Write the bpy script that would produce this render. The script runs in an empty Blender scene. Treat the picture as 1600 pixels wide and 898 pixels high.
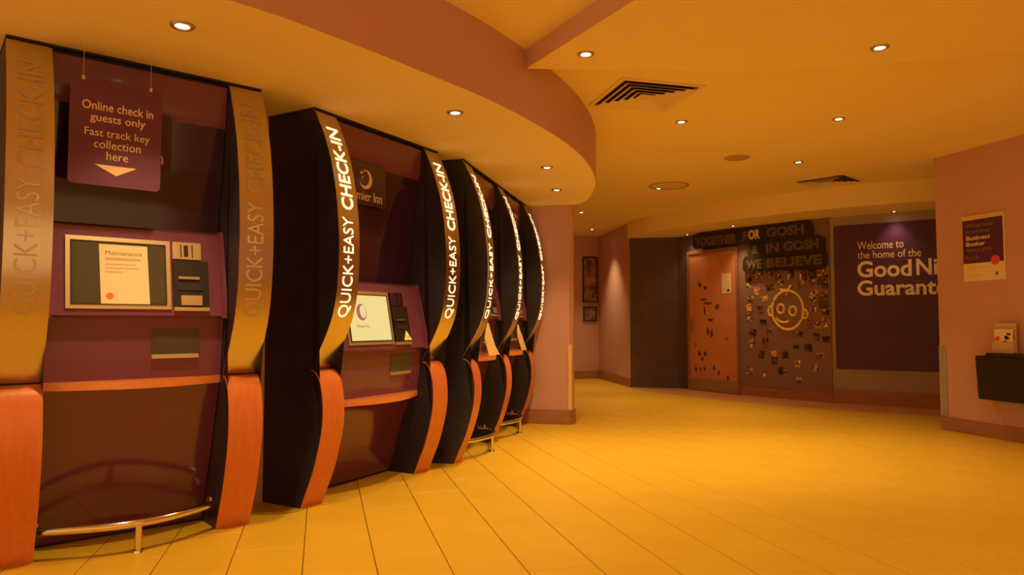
import bpy, bmesh, math, random
from mathutils import Vector, Matrix
random.seed(7)
C = bpy.context.scene.collection
SC = bpy.context.scene

# ------------------------------------------------------------------ camera
HC = 1.05
cd = bpy.data.cameras.new('camera'); cam = bpy.data.objects.new('camera', cd); C.objects.link(cam)
cd.sensor_width = 36.0; cd.lens = 1110.0 / 1600 * 36.0; cd.clip_start = 0.05; cd.clip_end = 100
cam.location = (0, 0, HC)
YAW = math.radians(15.0); PITCH = math.atan(56 / 1110.)
cam.rotation_euler = (math.pi / 2 + PITCH, 0, -YAW)
SC.camera = cam
# ------------------------------------------------------------------ world, exposure
w = bpy.data.worlds.new('world'); SC.world = w; w.use_nodes = True
bg = w.node_tree.nodes['Background']; bg.inputs[0].default_value = (1.0, 0.50, 0.16, 1); bg.inputs[1].default_value = 0.70
SC.view_settings.view_transform = 'Standard'; SC.view_settings.look = 'None'
SC.view_settings.exposure = 0.62; SC.view_settings.gamma = 1.0; SC.view_settings.use_curve_mapping = False
SC.cycles.max_bounces = 10; SC.cycles.diffuse_bounces = 6; SC.cycles.sample_clamp_indirect = 4.0
LIGHT_COL = (1.0, 0.615, 0.21)

# ------------------------------------------------------------------ helpers
def link(o, parent=None):
    C.objects.link(o)
    if parent: o.parent = parent
    return o
def obj(name, bm, mat, parent=None, smooth=False):
    me = bpy.data.meshes.new(name); bm.normal_update(); bm.to_mesh(me); bm.free()
    if mat: me.materials.append(mat)
    if smooth:
        for p in me.polygons: p.use_smooth = True
        try: me.set_sharp_from_angle(angle=math.radians(40))
        except Exception: pass
    return link(bpy.data.objects.new(name, me), parent)
def tag(o, label=None, cat=None, group=None, kind=None):
    if label: o['label'] = label
    if cat: o['category'] = cat
    if group: o['group'] = group
    if kind: o['kind'] = kind
    return o
def empty(name, loc=(0, 0, 0), rz=0, label=None, cat=None, group=None, kind=None):
    o = bpy.data.objects.new(name, None); C.objects.link(o); o.location = loc; o.rotation_euler = (0, 0, rz)
    o.empty_display_size = 0.1
    return tag(o, label, cat, group, kind)
def box(bm, x0, x1, y0, y1, z0, z1, bev=0.0):
    vs = [bm.verts.new((x, y, z)) for z in (z0, z1) for y in (y0, y1) for x in (x0, x1)]
    fs = [bm.faces.new([vs[i] for i in f]) for f in ((0, 2, 3, 1), (4, 5, 7, 6), (0, 1, 5, 4), (2, 6, 7, 3), (0, 4, 6, 2), (1, 3, 7, 5))]
    if bev > 0:
        es = set(e for f in fs for e in f.edges)
        bmesh.ops.bevel(bm, geom=list(es), offset=bev, segments=2, profile=0.6, affect='EDGES')
    return bm
def bx(x0, x1, y0, y1, z0, z1, bev=0.0):
    return box(bmesh.new(), x0, x1, y0, y1, z0, z1, bev)
def prism(bm, pts, a, b, axis='z'):
    """polygon pts extruded from a to b along axis; pts are (x,y) for z, (y,z) for x, (x,z) for y"""
    def P(p, t):
        return {'z': (p[0], p[1], t), 'x': (t, p[0], p[1]), 'y': (p[0], t, p[1])}[axis]
    A = [bm.verts.new(P(p, a)) for p in pts]; B = [bm.verts.new(P(p, b)) for p in pts]
    n = len(pts)
    fs = [bm.faces.new(A), bm.faces.new(B[::-1])]
    for i in range(n): fs.append(bm.faces.new((A[i], B[i], B[(i + 1) % n], A[(i + 1) % n])))
    bmesh.ops.triangulate(bm, faces=fs[:2])
    bmesh.ops.recalc_face_normals(bm, faces=bm.faces)
    return bm
def pr(pts, a, b, axis='z'): return prism(bmesh.new(), pts, a, b, axis)
def ribbon(bm, pts, z0, z1, t, cap=True):
    """vertical wall following polyline pts (x,y), thickness t to the left of travel"""
    n = len(pts); N = []
    for i in range(n):
        a = Vector(pts[max(i - 1, 0)]); b = Vector(pts[min(i + 1, n - 1)]); d = (b - a).normalized(); N.append(Vector((-d.y, d.x)))
    out = [Vector(p) + N[i] * t for i, p in enumerate(pts)]
    return prism(bm, [tuple(p) for p in pts] + [tuple(p) for p in out[::-1]], z0, z1)
def spline(pts, n):
    """Catmull-Rom through pts -> n samples per span"""
    P = [Vector(p) for p in pts]; P = [P[0] * 2 - P[1]] + P + [P[-1] * 2 - P[-2]]; out = []
    for i in range(1, len(P) - 2):
        for k in range(n):
            t = k / n
            out.append(0.5 * ((2 * P[i]) + (P[i + 1] - P[i - 1]) * t + (2 * P[i - 1] - 5 * P[i] + 4 * P[i + 1] - P[i + 2]) * t * t + (3 * P[i] - P[i - 1] - 3 * P[i + 1] + P[i + 2]) * t ** 3))
    out.append(P[-2]); return out
def tube(bm, pts, r, seg=12, cap=True):
    pts = [Vector(p) for p in pts]; rings = []
    for i, p in enumerate(pts):
        d = (pts[min(i + 1, len(pts) - 1)] - pts[max(i - 1, 0)]).normalized()
        up = Vector((0, 0, 1)) if abs(d.z) < 0.9 else Vector((1, 0, 0))
        a = d.cross(up).normalized(); b = a.cross(d).normalized()
        rings.append([bm.verts.new(p + a * r * math.cos(2 * math.pi * k / seg) + b * r * math.sin(2 * math.pi * k / seg)) for k in range(seg)])
    for A, B in zip(rings, rings[1:]):
        for k in range(seg): bm.faces.new((A[k], A[(k + 1) % seg], B[(k + 1) % seg], B[k]))
    if cap: bm.faces.new(rings[0][::-1]); bm.faces.new(rings[-1])
    bmesh.ops.recalc_face_normals(bm, faces=bm.faces)
    return bm
def lathe(bm, prof, seg=24, c=(0, 0), closed=False):
    rings = []
    for r, z in prof:
        rings.append([bm.verts.new((c[0] + r * math.cos(2 * math.pi * k / seg), c[1] + r * math.sin(2 * math.pi * k / seg), z)) for k in range(seg)])
    for A, B in zip(rings, rings[1:]):
        for k in range(seg): bm.faces.new((A[k], A[(k + 1) % seg], B[(k + 1) % seg], B[k]))
    if closed: bm.faces.new(rings[0]); bm.faces.new(rings[-1][::-1])
    bmesh.ops.recalc_face_normals(bm, faces=bm.faces)
    return bm
def rrect(x0, x1, z0, z1, r, n=5):
    out = []
    for cx, cz, a0 in ((x1 - r, z1 - r, 0), (x0 + r, z1 - r, 90), (x0 + r, z0 + r, 180), (x1 - r, z0 + r, 270)):
        for k in range(n + 1):
            a = math.radians(a0 + 90 * k / n); out.append((cx + r * math.cos(a), cz + r * math.sin(a)))
    return out
def text_bm(body, w=None, h=None, bold=0.0, ext=0.001, cap=False, res=3, space=1.0, line=1.0, align='LEFT', shear=0.0):
    """lettering as a mesh; box scaled to w x h with its lower left at 0,0; thickness +-ext in z"""
    cu = bpy.data.curves.new('t', 'FONT'); cu.body = body; cu.size = 1.0; cu.offset = bold; cu.extrude = 0.01
    cu.resolution_u = res; cu.space_character = space; cu.space_line = line; cu.align_x = align; cu.shear = shear
    o = bpy.data.objects.new('t', cu); C.objects.link(o); bpy.context.view_layer.update()
    dg = bpy.context.evaluated_depsgraph_get()
    me = bpy.data.meshes.new_from_object(o.evaluated_get(dg))
    bm = bmesh.new(); bm.from_mesh(me); bpy.data.objects.remove(o); bpy.data.curves.remove(cu); bpy.data.meshes.remove(me)
    xs = [v.co.x for v in bm.verts]; ys = [v.co.y for v in bm.verts]
    x0, x1, y0, y1 = min(xs), max(xs), min(ys), max(ys)
    sx = w / (x1 - x0) if w else None; sy = h / (y1 - y0) if h else sx
    if sx is None: sx = sy
    for v in bm.verts:
        v.co.x = (v.co.x - x0) * sx; v.co.y = (v.co.y - y0) * sy; v.co.z = v.co.z / 0.01 * ext
    bmesh.ops.remove_doubles(bm, verts=bm.verts, dist=1e-6)
    return bm
def text_on(name, body, mat, parent, x, z, y=0.0, **k):
    """flat lettering on a face looking to -y, lower left corner of its box at x,z; centred on x when cx is given"""
    cx = k.pop('centre', False); rot = k.pop('rot', 0)
    bm = text_bm(body, **k)
    wd = max(v.co.x for v in bm.verts)
    for v in bm.verts:
        a, b, c = v.co; a -= wd / 2 if cx else 0
        v.co = (x + a, y - c, z + b + a * rot)
    return obj(name, bm, mat, parent)

# ------------------------------------------------------------------ materials
def mat(name, col, rough=0.5, metal=0.0, noise=None, bump=None, spec=0.5, emit=None, coat=0.0, stretch=(1, 1, 1), rvar=0.0, coords='Object'):
    m = bpy.data.materials.new(name); m.use_nodes = True; nt = m.node_tree; b = nt.nodes['Principled BSDF']
    b.inputs['Base Color'].default_value = (*col, 1); b.inputs['Roughness'].default_value = rough
    b.inputs['Metallic'].default_value = metal; b.inputs['Specular IOR Level'].default_value = spec
    b.inputs['Coat Weight'].default_value = coat; b.inputs['Coat Roughness'].default_value = 0.08
    if emit: b.inputs['Emission Color'].default_value = (*emit[0], 1); b.inputs['Emission Strength'].default_value = emit[1]
    tc = nt.nodes.new('ShaderNodeTexCoord'); mp = nt.nodes.new('ShaderNodeMapping'); mp.inputs['Scale'].default_value = stretch
    nt.links.new(tc.outputs[coords], mp.inputs[0])
    if noise:                                # (scale, second colour, contrast)
        n = nt.nodes.new('ShaderNodeTexNoise'); n.inputs['Scale'].default_value = noise[0]; n.inputs['Detail'].default_value = 5
        nt.links.new(mp.outputs[0], n.inputs['Vector'])
        r = nt.nodes.new('ShaderNodeMapRange'); r.inputs[1].default_value = 0.5 - noise[2]; r.inputs[2].default_value = 0.5 + noise[2]
        nt.links.new(n.outputs[0], r.inputs[0])
        mx = nt.nodes.new('ShaderNodeMix'); mx.data_type = 'RGBA'; mx.inputs[6].default_value = (*col, 1); mx.inputs[7].default_value = (*noise[1], 1)
        nt.links.new(r.outputs[0], mx.inputs[0]); nt.links.new(mx.outputs[2], b.inputs['Base Color'])
        if rvar:
            rr = nt.nodes.new('ShaderNodeMapRange'); rr.inputs[3].default_value = rough - rvar; rr.inputs[4].default_value = rough + rvar
            nt.links.new(n.outputs[0], rr.inputs[0]); nt.links.new(rr.outputs[0], b.inputs['Roughness'])
    if bump:                                 # (scale, strength)
        n2 = nt.nodes.new('ShaderNodeTexNoise'); n2.inputs['Scale'].default_value = bump[0]; n2.inputs['Detail'].default_value = 3
        nt.links.new(mp.outputs[0], n2.inputs['Vector'])
        bu = nt.nodes.new('ShaderNodeBump'); bu.inputs['Strength'].default_value = bump[1]; bu.inputs['Distance'].default_value = 0.01
        nt.links.new(n2.outputs[0], bu.inputs['Height']); nt.links.new(bu.outputs[0], b.inputs['Normal'])
    return m
M = {}
M['tile'] = mat('cream ceramic tile', (0.73, 0.50, 0.045), 0.40, noise=(3.0, (0.675, 0.455, 0.038), 0.2), bump=(14, 0.03), rvar=0.06)
M['grout'] = mat('dark grout', (0.16, 0.09, 0.05), 0.9, noise=(9, (0.2, 0.12, 0.06), 0.3))
M['ceil'] = mat('cream ceiling paint', (0.92, 0.80, 0.46), 0.9, noise=(2.0, (0.90, 0.775, 0.44), 0.3), bump=(60, 0.03))
M['terracotta'] = mat('dusky pink wall paint', (0.62, 0.385, 0.43), 0.9, noise=(3.0, (0.58, 0.36, 0.40), 0.3), bump=(70, 0.05))
M['beam'] = mat('warm beige beam paint', (0.70, 0.47, 0.50), 0.9, noise=(3.0, (0.66, 0.44, 0.47), 0.3), bump=(70, 0.05))
M['shaded_umber'] = mat('wall covering with shade in its colour', (0.135, 0.10, 0.16), 0.85, noise=(6.0, (0.105, 0.075, 0.12), 0.2), bump=(80, 0.08))  # darkness of the unlit far wall is put into this colour
M['mauve'] = mat('mauve mural ground', (0.28, 0.18, 0.21), 0.8, noise=(4.0, (0.24, 0.15, 0.175), 0.3), bump=(80, 0.05))
M['stone'] = mat('greyed cream wall paint', (0.42, 0.37, 0.40), 0.9, noise=(4.0, (0.38, 0.335, 0.36), 0.3), bump=(70, 0.05))
M['skirt'] = mat('stained wood skirting', (0.40, 0.20, 0.15), 0.5, noise=(5.0, (0.33, 0.15, 0.11), 0.2), stretch=(1, 1, 9))
M['border'] = mat('reddish floor border', (0.60, 0.30, 0.16), 0.6, noise=(4.0, (0.52, 0.25, 0.13), 0.3), bump=(30, 0.05))
M['steel'] = mat('brushed steel', (0.66, 0.58, 0.50), 0.24, 1.0, noise=(3.0, (0.62, 0.54, 0.46), 0.3), stretch=(14, 1, 1), rvar=0.03)
M['chrome'] = mat('polished steel', (0.80, 0.74, 0.66), 0.14, 1.0, noise=(3.0, (0.74, 0.68, 0.60), 0.3))
M['frame'] = mat('satin steel frame', (0.74, 0.66, 0.54), 0.38, 0.8, noise=(5.0, (0.68, 0.6, 0.5), 0.3))
M['wood'] = mat('cherry veneer', (0.70, 0.22, 0.085), 0.38, noise=(7.0, (0.60, 0.175, 0.065), 0.22), stretch=(6, 6, 0.5), coat=0.25)
M['shelf'] = mat('cherry shelf veneer', (0.80, 0.32, 0.13), 0.35, noise=(7.0, (0.70, 0.26, 0.10), 0.2), stretch=(0.6, 6, 6), coat=0.3)
M['black'] = mat('charcoal laminate', (0.032, 0.032, 0.080), 0.42, noise=(5.0, (0.022, 0.014, 0.015), 0.3), bump=(120, 0.03))
M['ink'] = mat('matt black', (0.012, 0.010, 0.012), 0.6, noise=(6, (0.016, 0.012, 0.014), 0.3))
M['purple'] = mat('glossy aubergine panel', (0.180, 0.055, 0.150), 0.26, coat=0.35, noise=(2.0, (0.165, 0.050, 0.135), 0.3))
M['lower'] = mat('glossy dark plum panel', (0.135, 0.026, 0.125), 0.14, coat=0.45, spec=0.7, noise=(2.0, (0.12, 0.023, 0.11), 0.3))
M['purpled'] = mat('dark glossy glass panel', (0.040, 0.010, 0.050), 0.12, coat=0.4, noise=(2.0, (0.033, 0.008, 0.04), 0.3))
M['signp'] = mat('matt aubergine sign', (0.14, 0.036, 0.13), 0.6, noise=(3.0, (0.12, 0.032, 0.11), 0.3))
M['banner'] = mat('deep aubergine banner print', (0.060, 0.020, 0.09), 0.5, noise=(1.6, (0.11, 0.025, 0.19), 0.25))
M['letter'] = mat('cream lettering', (0.88, 0.70, 0.52), 0.6, noise=(20, (0.82, 0.64, 0.48), 0.3))
M['letterw'] = mat('white lettering', (0.95, 0.88, 0.78), 0.55, noise=(20, (0.9, 0.82, 0.72), 0.3))
M['glow'] = mat('backlit white lettering', (0.9, 0.85, 0.75), 0.5, noise=(20, (0.85, 0.8, 0.7), 0.3), emit=((1.0, 0.80, 0.50), 0.75))
M['engraved'] = mat('unlit acrylic lettering', (0.42, 0.34, 0.25), 0.45, noise=(8, (0.52, 0.42, 0.32), 0.25))
M['dim'] = mat('grey purple lettering', (0.30, 0.23, 0.24), 0.6, noise=(20, (0.2, 0.14, 0.13), 0.3))
M['paper'] = mat('white paper', (0.86, 0.72, 0.55), 0.75, noise=(8, (0.82, 0.76, 0.66), 0.3))
M['card'] = mat('cream card', (0.92, 0.78, 0.50), 0.55, noise=(8, (0.88, 0.74, 0.46), 0.3))
M['faint'] = mat('faded print', (0.62, 0.50, 0.42), 0.8, noise=(30, (0.55, 0.42, 0.36), 0.3))
M['print'] = mat('purple grey print', (0.30, 0.20, 0.22), 0.8, noise=(30, (0.25, 0.16, 0.18), 0.3))
M['orange'] = mat('orange dot', (0.85, 0.20, 0.05), 0.6, noise=(9, (0.8, 0.18, 0.05), 0.3))
M['red'] = mat('red sticker', (0.80, 0.08, 0.10), 0.6, noise=(9, (0.75, 0.07, 0.09), 0.3))
M['slate'] = mat('dark screen glass', (0.085, 0.080, 0.070), 0.25, noise=(5, (0.07, 0.066, 0.06), 0.3))
M['screen'] = mat('lit screen', (0.2, 0.2, 0.2), 0.3, noise=(4, (0.22, 0.22, 0.2), 0.3), emit=((0.64, 0.56, 0.24), 0.66))
M['screenink'] = mat('lit screen purple print', (0.1, 0.04, 0.08), 0.3, noise=(4, (0.1, 0.05, 0.09), 0.3), emit=((0.30, 0.10, 0.12), 0.7))
M['yellow'] = mat('glowing yellow warning print', (0.95, 0.75, 0.10), 0.5, noise=(9, (0.9, 0.7, 0.09), 0.3), emit=((1.0, 0.6, 0.1), 0.35))  # plain print given a faint glow of its own
M['lamp'] = mat('lamp glass', (1, 1, 1), 0.4, noise=(4, (0.98, 0.97, 0.95), 0.3), emit=((1.0, 0.86, 0.62), 9.0))
M['trimring'] = mat('steel trim ring', (0.55, 0.46, 0.36), 0.35, 0.7, noise=(9, (0.5, 0.42, 0.33), 0.3))
M['vent'] = mat('cream painted metal', (0.84, 0.70, 0.46), 0.6, noise=(9, (0.8, 0.66, 0.43), 0.3))
M['duct'] = mat('dark duct', (0.035, 0.022, 0.012), 0.9, noise=(9, (0.03, 0.02, 0.01), 0.3))
M['speaker'] = mat('beige speaker mesh', (0.58, 0.42, 0.27), 0.8, noise=(60, (0.48, 0.34, 0.21), 0.2), bump=(200, 0.3))
M['door'] = mat('salmon painted door', (0.66, 0.30, 0.20), 0.55, noise=(3.0, (0.60, 0.26, 0.17), 0.3))
M['plate'] = mat('brushed kick plate', (0.45, 0.38, 0.30), 0.5, 0.6, noise=(6, (0.4, 0.34, 0.27), 0.3), stretch=(8, 1, 1))
M['decal'] = mat('dark red door drawing', (0.16, 0.05, 0.04), 0.7, noise=(9, (0.13, 0.04, 0.035), 0.3))
M['signblack'] = mat('black sign backing', (0.030, 0.020, 0.018), 0.6, noise=(9, (0.024, 0.017, 0.015), 0.3))
M['signletter'] = mat('brown lettering', (0.17, 0.12, 0.10), 0.6, noise=(12, (0.11, 0.075, 0.06), 0.2))
M['signlit'] = mat('sign lettering with spotlight in its colour', (0.95, 0.62, 0.22), 0.6, noise=(12, (0.85, 0.55, 0.2), 0.2))  # lit copy of the brown lettering, spotlight painted into its colour
M['emblem'] = mat('amber line drawing', (0.98, 0.78, 0.36), 0.6, noise=(12, (0.95, 0.74, 0.34), 0.3))
M['guard'] = mat('cream corner guard', (0.80, 0.58, 0.30), 0.5, noise=(12, (0.76, 0.55, 0.28), 0.3))
M['clear'] = mat('frosted leaflet holder', (0.72, 0.52, 0.44), 0.3, noise=(12, (0.68, 0.48, 0.4), 0.3))
def photo_mat(i, cols):
    m = bpy.data.materials.new('photo print'); m.use_nodes = True; nt = m.node_tree; b = nt.nodes['Principled BSDF']; b.inputs['Roughness'].default_value = 0.4
    tc = nt.nodes.new('ShaderNodeTexCoord'); n = nt.nodes.new('ShaderNodeTexNoise'); n.inputs['Scale'].default_value = 13; n.inputs['Detail'].default_value = 2
    mp = nt.nodes.new('ShaderNodeMapping'); mp.inputs['Location'].default_value = (i * 3.7, i * 1.3, i * 2.1)
    oi = nt.nodes.new('ShaderNodeObjectInfo'); va = nt.nodes.new('ShaderNodeVectorMath'); va.operation = 'MULTIPLY_ADD'
    nt.links.new(oi.outputs['Location'], va.inputs[0]); va.inputs[1].default_value = (9.1, 7.3, 8.7); nt.links.new(tc.outputs['Object'], va.inputs[2])
    nt.links.new(va.outputs[0], mp.inputs[0]); nt.links.new(mp.outputs[0], n.inputs['Vector'])
    r = nt.nodes.new('ShaderNodeValToRGB'); r.color_ramp.interpolation = 'CONSTANT'; e = r.color_ramp.elements
    e[0].position = 0.0; e[0].color = (*cols[0], 1); e[1].position = 0.44; e[1].color = (*cols[1], 1)
    for p, c in ((0.52, cols[2]), (0.60, cols[3])):
        q = e.new(p); q.color = (*c, 1)
    nt.links.new(n.outputs[0], r.inputs[0]); nt.links.new(r.outputs[0], b.inputs['Base Color']); return m
PH = [photo_mat(0, [(0.02, 0.015, 0.015), (0.16, 0.09, 0.07), (0.04, 0.03, 0.03), (0.75, 0.55, 0.4)]),
      photo_mat(1, [(0.5, 0.36, 0.26), (0.05, 0.03, 0.03), (0.3, 0.12, 0.09), (0.85, 0.7, 0.5)]),
      photo_mat(2, [(0.03, 0.02, 0.02), (0.06, 0.045, 0.05), (0.22, 0.15, 0.1), (0.03, 0.02, 0.02)]),
      photo_mat(3, [(0.9, 0.62, 0.28), (0.45, 0.2, 0.1), (0.85, 0.5, 0.2), (0.06, 0.03, 0.02)]),
      photo_mat(4, [(0.30, 0.09, 0.08), (0.12, 0.07, 0.07), (0.55, 0.35, 0.28), (0.05, 0.03, 0.03)])]

# ------------------------------------------------------------------ setting: floor
FAR = [(5.00, 12.75), (4.92, 10.83), (5.62, 10.50), (5.95, 9.25), (6.53, 8.00), (7.35, 7.05), (8.3, 5.95)]
BORD = [tuple(p) for p in spline([(4.80, 10.55), (5.02, 9.65), (5.45, 8.45), (5.98, 7.45), (6.72, 6.62), (7.6, 5.9)], 5)]
fl = empty('floor', kind='structure')
obj('grout_bed', bx(-4.2, 8.6, -4.2, 13.4, -0.06, -0.006), M['grout'], fl)
TX0, TP, TL = -0.065, 0.308, 0.61
def tile_bm(x0, x1, y0, y1, bm=None):
    bm = bm or bmesh.new(); c = 0.0014
    b = [bm.verts.new(p) for p in ((x0, y0, -0.006), (x1, y0, -0.006), (x1, y1, -0.006), (x0, y1, -0.006))]
    m = [bm.verts.new(p) for p in ((x0, y0, -c), (x1, y0, -c), (x1, y1, -c), (x0, y1, -c))]
    t = [bm.verts.new(p) for p in ((x0 + c, y0 + c, 0), (x1 - c, y0 + c, 0), (x1 - c, y1 - c, 0), (x0 + c, y1 - c, 0))]
    bm.faces.new(t)
    for A, B in ((b, m), (m, t)):
        for i in range(4): bm.faces.new((A[i], A[(i + 1) % 4], B[(i + 1) % 4], B[i]))
    return bm
def inside(p, poly):
    r = False; n = len(poly)
    for i in range(n):
        (x1, y1), (x2, y2) = poly[i], poly[(i + 1) % n]
        if (y1 > p[1]) != (y2 > p[1]) and p[0] < (x2 - x1) * (p[1] - y1) / (y2 - y1) + x1: r = not r
    return r
# tiled area: kiosk wall, corridor, floor border, right wall
KW = [(-4.2, 3.1), (-2.4, 3.42), (-1.50, 3.83), (-0.50, 4.31), (-0.28, 4.52), (0.53, 5.37), (0.72, 5.50), (1.30, 6.55), (1.75, 7.28)]
AREA = KW + [(2.7, 7.3), (2.7, 12.9), (5.05, 12.9), (4.85, 10.9)] + BORD + [(7.6, 5.85), (6.05, 5.85), (6.05, -4.1), (-4.2, -4.1)]
cy, sy = math.cos(YAW), math.sin(YAW)
def screen(x, y):
    d = x * sy + y * cy
    if d < 0.4: return None
    return 800 + 1110 * (x * cy - y * sy) / d, 505 + 1110 * HC / d
cands = []; rest = bmesh.new(); nr = 0
gx, gy = 0.0022, 0.0012
for i in range(-14, 28):
    xa = TX0 + i * TP; off = 3.25 if i % 2 == 0 else 3.555
    for j in range(-13, 17):
        ya = off + j * TL; cx_, cy_ = xa + TP / 2, ya + TL / 2
        pts = [(cx_, cy_)] + [(xa + a * TP, ya + b * TL) for a in (0.02, 0.98) for b in (0.02, 0.98)]
        if not any(inside(p, AREA) for p in pts): continue
        ss = [screen(*p) for p in pts]
        vis = any(s and -30 < s[0] < 1630 and s[1] < 930 for s in ss) and inside(pts[0], AREA)
        if vis: cands.append((math.hypot(cx_, cy_), xa, ya))
        else: tile_bm(xa + gx, xa + TP - gx, ya + gy, ya + TL - gy, rest)
cands.sort()
TM = tile_bm(-TP / 2 + gx, TP / 2 - gx, -TL / 2 + gy, TL / 2 - gy); tme = bpy.data.meshes.new('tile'); TM.to_mesh(tme); TM.free(); tme.materials.append(M['tile'])
for k, (d, xa, ya) in enumerate(cands):
    if k < 300:
        o = bpy.data.objects.new('tile', tme); o.location = (xa + TP / 2, ya + TL / 2, random.uniform(-0.0004, 0.0)); link(o, fl)
        o.rotation_euler = (random.uniform(-1, 1) * 0.0004, random.uniform(-1, 1) * 0.0006, 0)
    else: tile_bm(xa + gx, xa + TP - gx, ya + gy, ya + TL - gy, rest)
r_ = obj('outlying_tiles', rest, M['tile'], fl); r_['kind'] = 'stuff'
# strip of reddish flooring along the far wall
bord = obj('floor_border', pr(BORD + [(8.3, 5.9), (7.5, 7.3), (6.6, 8.3), (6.1, 9.3), (5.75, 10.55), (4.95, 10.90)], -0.006, 0.004), M['border'], fl)

# ------------------------------------------------------------------ setting: ceilings
ZM, ZS, ZR, ZF = 2.72, 2.30, 2.60, 2.46
tag(obj('ceiling', bx(-4.2, 8.6, -4.2, 13.6, ZM, ZM + 0.1), M['ceil']), kind='structure')
FAS = [tuple(p) for p in spline([(-4.2, 2.35), (-2.6, 2.22), (-1.5, 2.38), (-0.39, 2.87), (0.11, 3.20), (0.46, 3.47), (0.91, 3.84), (1.32, 4.26), (1.67, 4.68), (1.98, 5.14), (2.27, 5.70), (2.47, 6.24), (2.60, 6.80), (2.58, 6.98), (2.50, 7.06)], 5)]
tag(obj('trim_1', pr(FAS + [(2.3, 7.6), (-0.4, 6.2), (-4.2, 5.2)], ZS, ZM + 0.02), M['ceil']), 'lowered curved cream soffit over the check-in kiosks', kind='structure')
FAS2 = FAS[:-1]
tag(obj('trim_2', ribbon(bmesh.new(), FAS2, ZS + 0.001, ZM + 0.01, -0.008), M['terracotta'], smooth=True), 'dusky pink curved fascia of the lowered soffit', kind='structure')
RA = [tuple(p) for p in spline([(1.19, 4.09), (1.52, 4.02), (1.86, 3.92), (2.35, 3.82), (2.80, 3.66), (3.25, 3.45), (3.70, 3.18), (4.3, 2.65), (4.9, 1.8), (5.2, 0.5)], 4)]
BE = [(1.95, -2.0), (1.85, 0.2), (1.68, 1.9), (1.44, 3.05), (1.30, 3.62)]
tag(obj('trim_3', pr(RA + [(5.2, -2.0)] + BE, ZR, ZM + 0.02), M['ceil']), 'lowered cream ceiling raft with a curved far edge', kind='structure')
tag(obj('trim_4', ribbon(bmesh.new(), BE + [(1.19, 4.09)], ZR + 0.001, ZM + 0.01, 0.006), M['beam']), 'beige side of the ceiling raft', kind='structure')
RIS = [tuple(p) for p in spline([(4.90, 10.86), (4.86, 10.2), (5.08, 9.40), (5.50, 8.36), (6.02, 7.42), (6.75, 6.60), (7.6, 5.9)], 5)]
tag(obj('trim_5', pr(RIS + [(8.4, 6.0), (7.5, 7.3), (6.7, 8.3), (6.1, 9.4), (5.75, 10.7)], ZF, ZM + 0.02), M['ceil']), 'cream bulkhead above the far wall', kind='structure')

# ------------------------------------------------------------------ setting: walls
def wall(name, pts, t, m, z0=0, z1=ZM + 0.02, lab=None):
    return tag(obj(name, ribbon(bmesh.new(), pts, z0, z1, t), m), lab, kind='structure')
wall('wall_left', KW, 0.12, M['terracotta'])
PIL = [(1.98, 7.33), (2.13, 7.235), (2.51, 7.05), (2.575, 7.10), (2.62, 7.20), (2.66, 12.95), (1.9, 12.95)]
tag(obj('wall_centre', pr(PIL, 0, ZM + 0.01), M['terracotta']), 'orange lit wall end beside the last kiosk', kind='structure')
wall('wall_corridor', [(2.60, 12.75), (5.14, 12.75)], 0.12, M['terracotta'])
wall('wall_corridor_side', [(5.14, 12.80), (5.08, 12.2), (5.0, 11.5), (4.92, 10.83)], 0.12, M['terracotta'])
wall('wall_far', [(4.92, 10.83), (5.62, 10.50)], 0.12, M['shaded_umber'])
wall('wall_far_door_side', [(5.62, 10.50), (5.95, 9.25)], 0.12, M['shaded_umber'])
wall('wall_far_mural_side', [(5.95, 9.25), (6.53, 8.00)], 0.12, M['mauve'])
wall('wall_far_banner_side', [(6.53, 8.00), (7.35, 7.05), (8.3, 5.95)], 0.12, M['stone'])
tag(obj('wall_right', pr([(5.98, 5.78), (5.98, -4.2), (6.14, -4.2), (6.14, 5.62), (8.4, 5.62), (8.4, 5.78)], 0, ZM + 0.01), M['terracotta']), kind='structure')
# skirtings
def skirt(name, pts, h, m=M['skirt'], t=-0.014):
    bm = ribbon(bmesh.new(), pts, 0.002, h, t)
    return tag(obj(name, bm, m), kind='structure')
skirt('baseboard_centre', [(2.03, 7.30), (2.13, 7.235), (2.51, 7.05), (2.575, 7.10), (2.62, 7.20), (2.66, 12.7)], 0.148)
skirt('baseboard_corridor', [(2.7, 12.75), (5.125, 12.75)], 0.148)
skirt('baseboard_corridor_side', [(5.125, 12.74), (5.065, 12.2), (5.0, 11.5), (4.92, 10.83)], 0.148)
skirt('baseboard_far', [(4.92, 10.83), (5.62, 10.50)], 0.135, M['shaded_umber'])
skirt('baseboard_mural', [(5.95, 9.25), (6.53, 8.00)], 0.135)
skirt('baseboard_banner', [(6.53, 8.00), (7.35, 7.05), (8.3, 5.95)], 0.19)
skirt('baseboard_right', [(7.5, 5.78), (5.98, 5.78), (5.98, -4.0)][1:], 0.13, t=-0.016)
tag(obj('trim_6', pr([(2.495, 7.044), (2.530, 7.028), (2.532, 7.034), (2.497, 7.050)], 0.15, 0.83), M['guard']), 'pale strip guarding the corner of the orange wall end', kind='structure')
tag(obj('trim_7', pr([(5.974, 5.70), (5.974, 5.786), (6.05, 5.786), (6.05, 5.782), (5.979, 5.782), (5.979, 5.70)], 0.14, 0.83), M['stone']), 'grey corner guard on the right wall', kind='structure')

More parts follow.
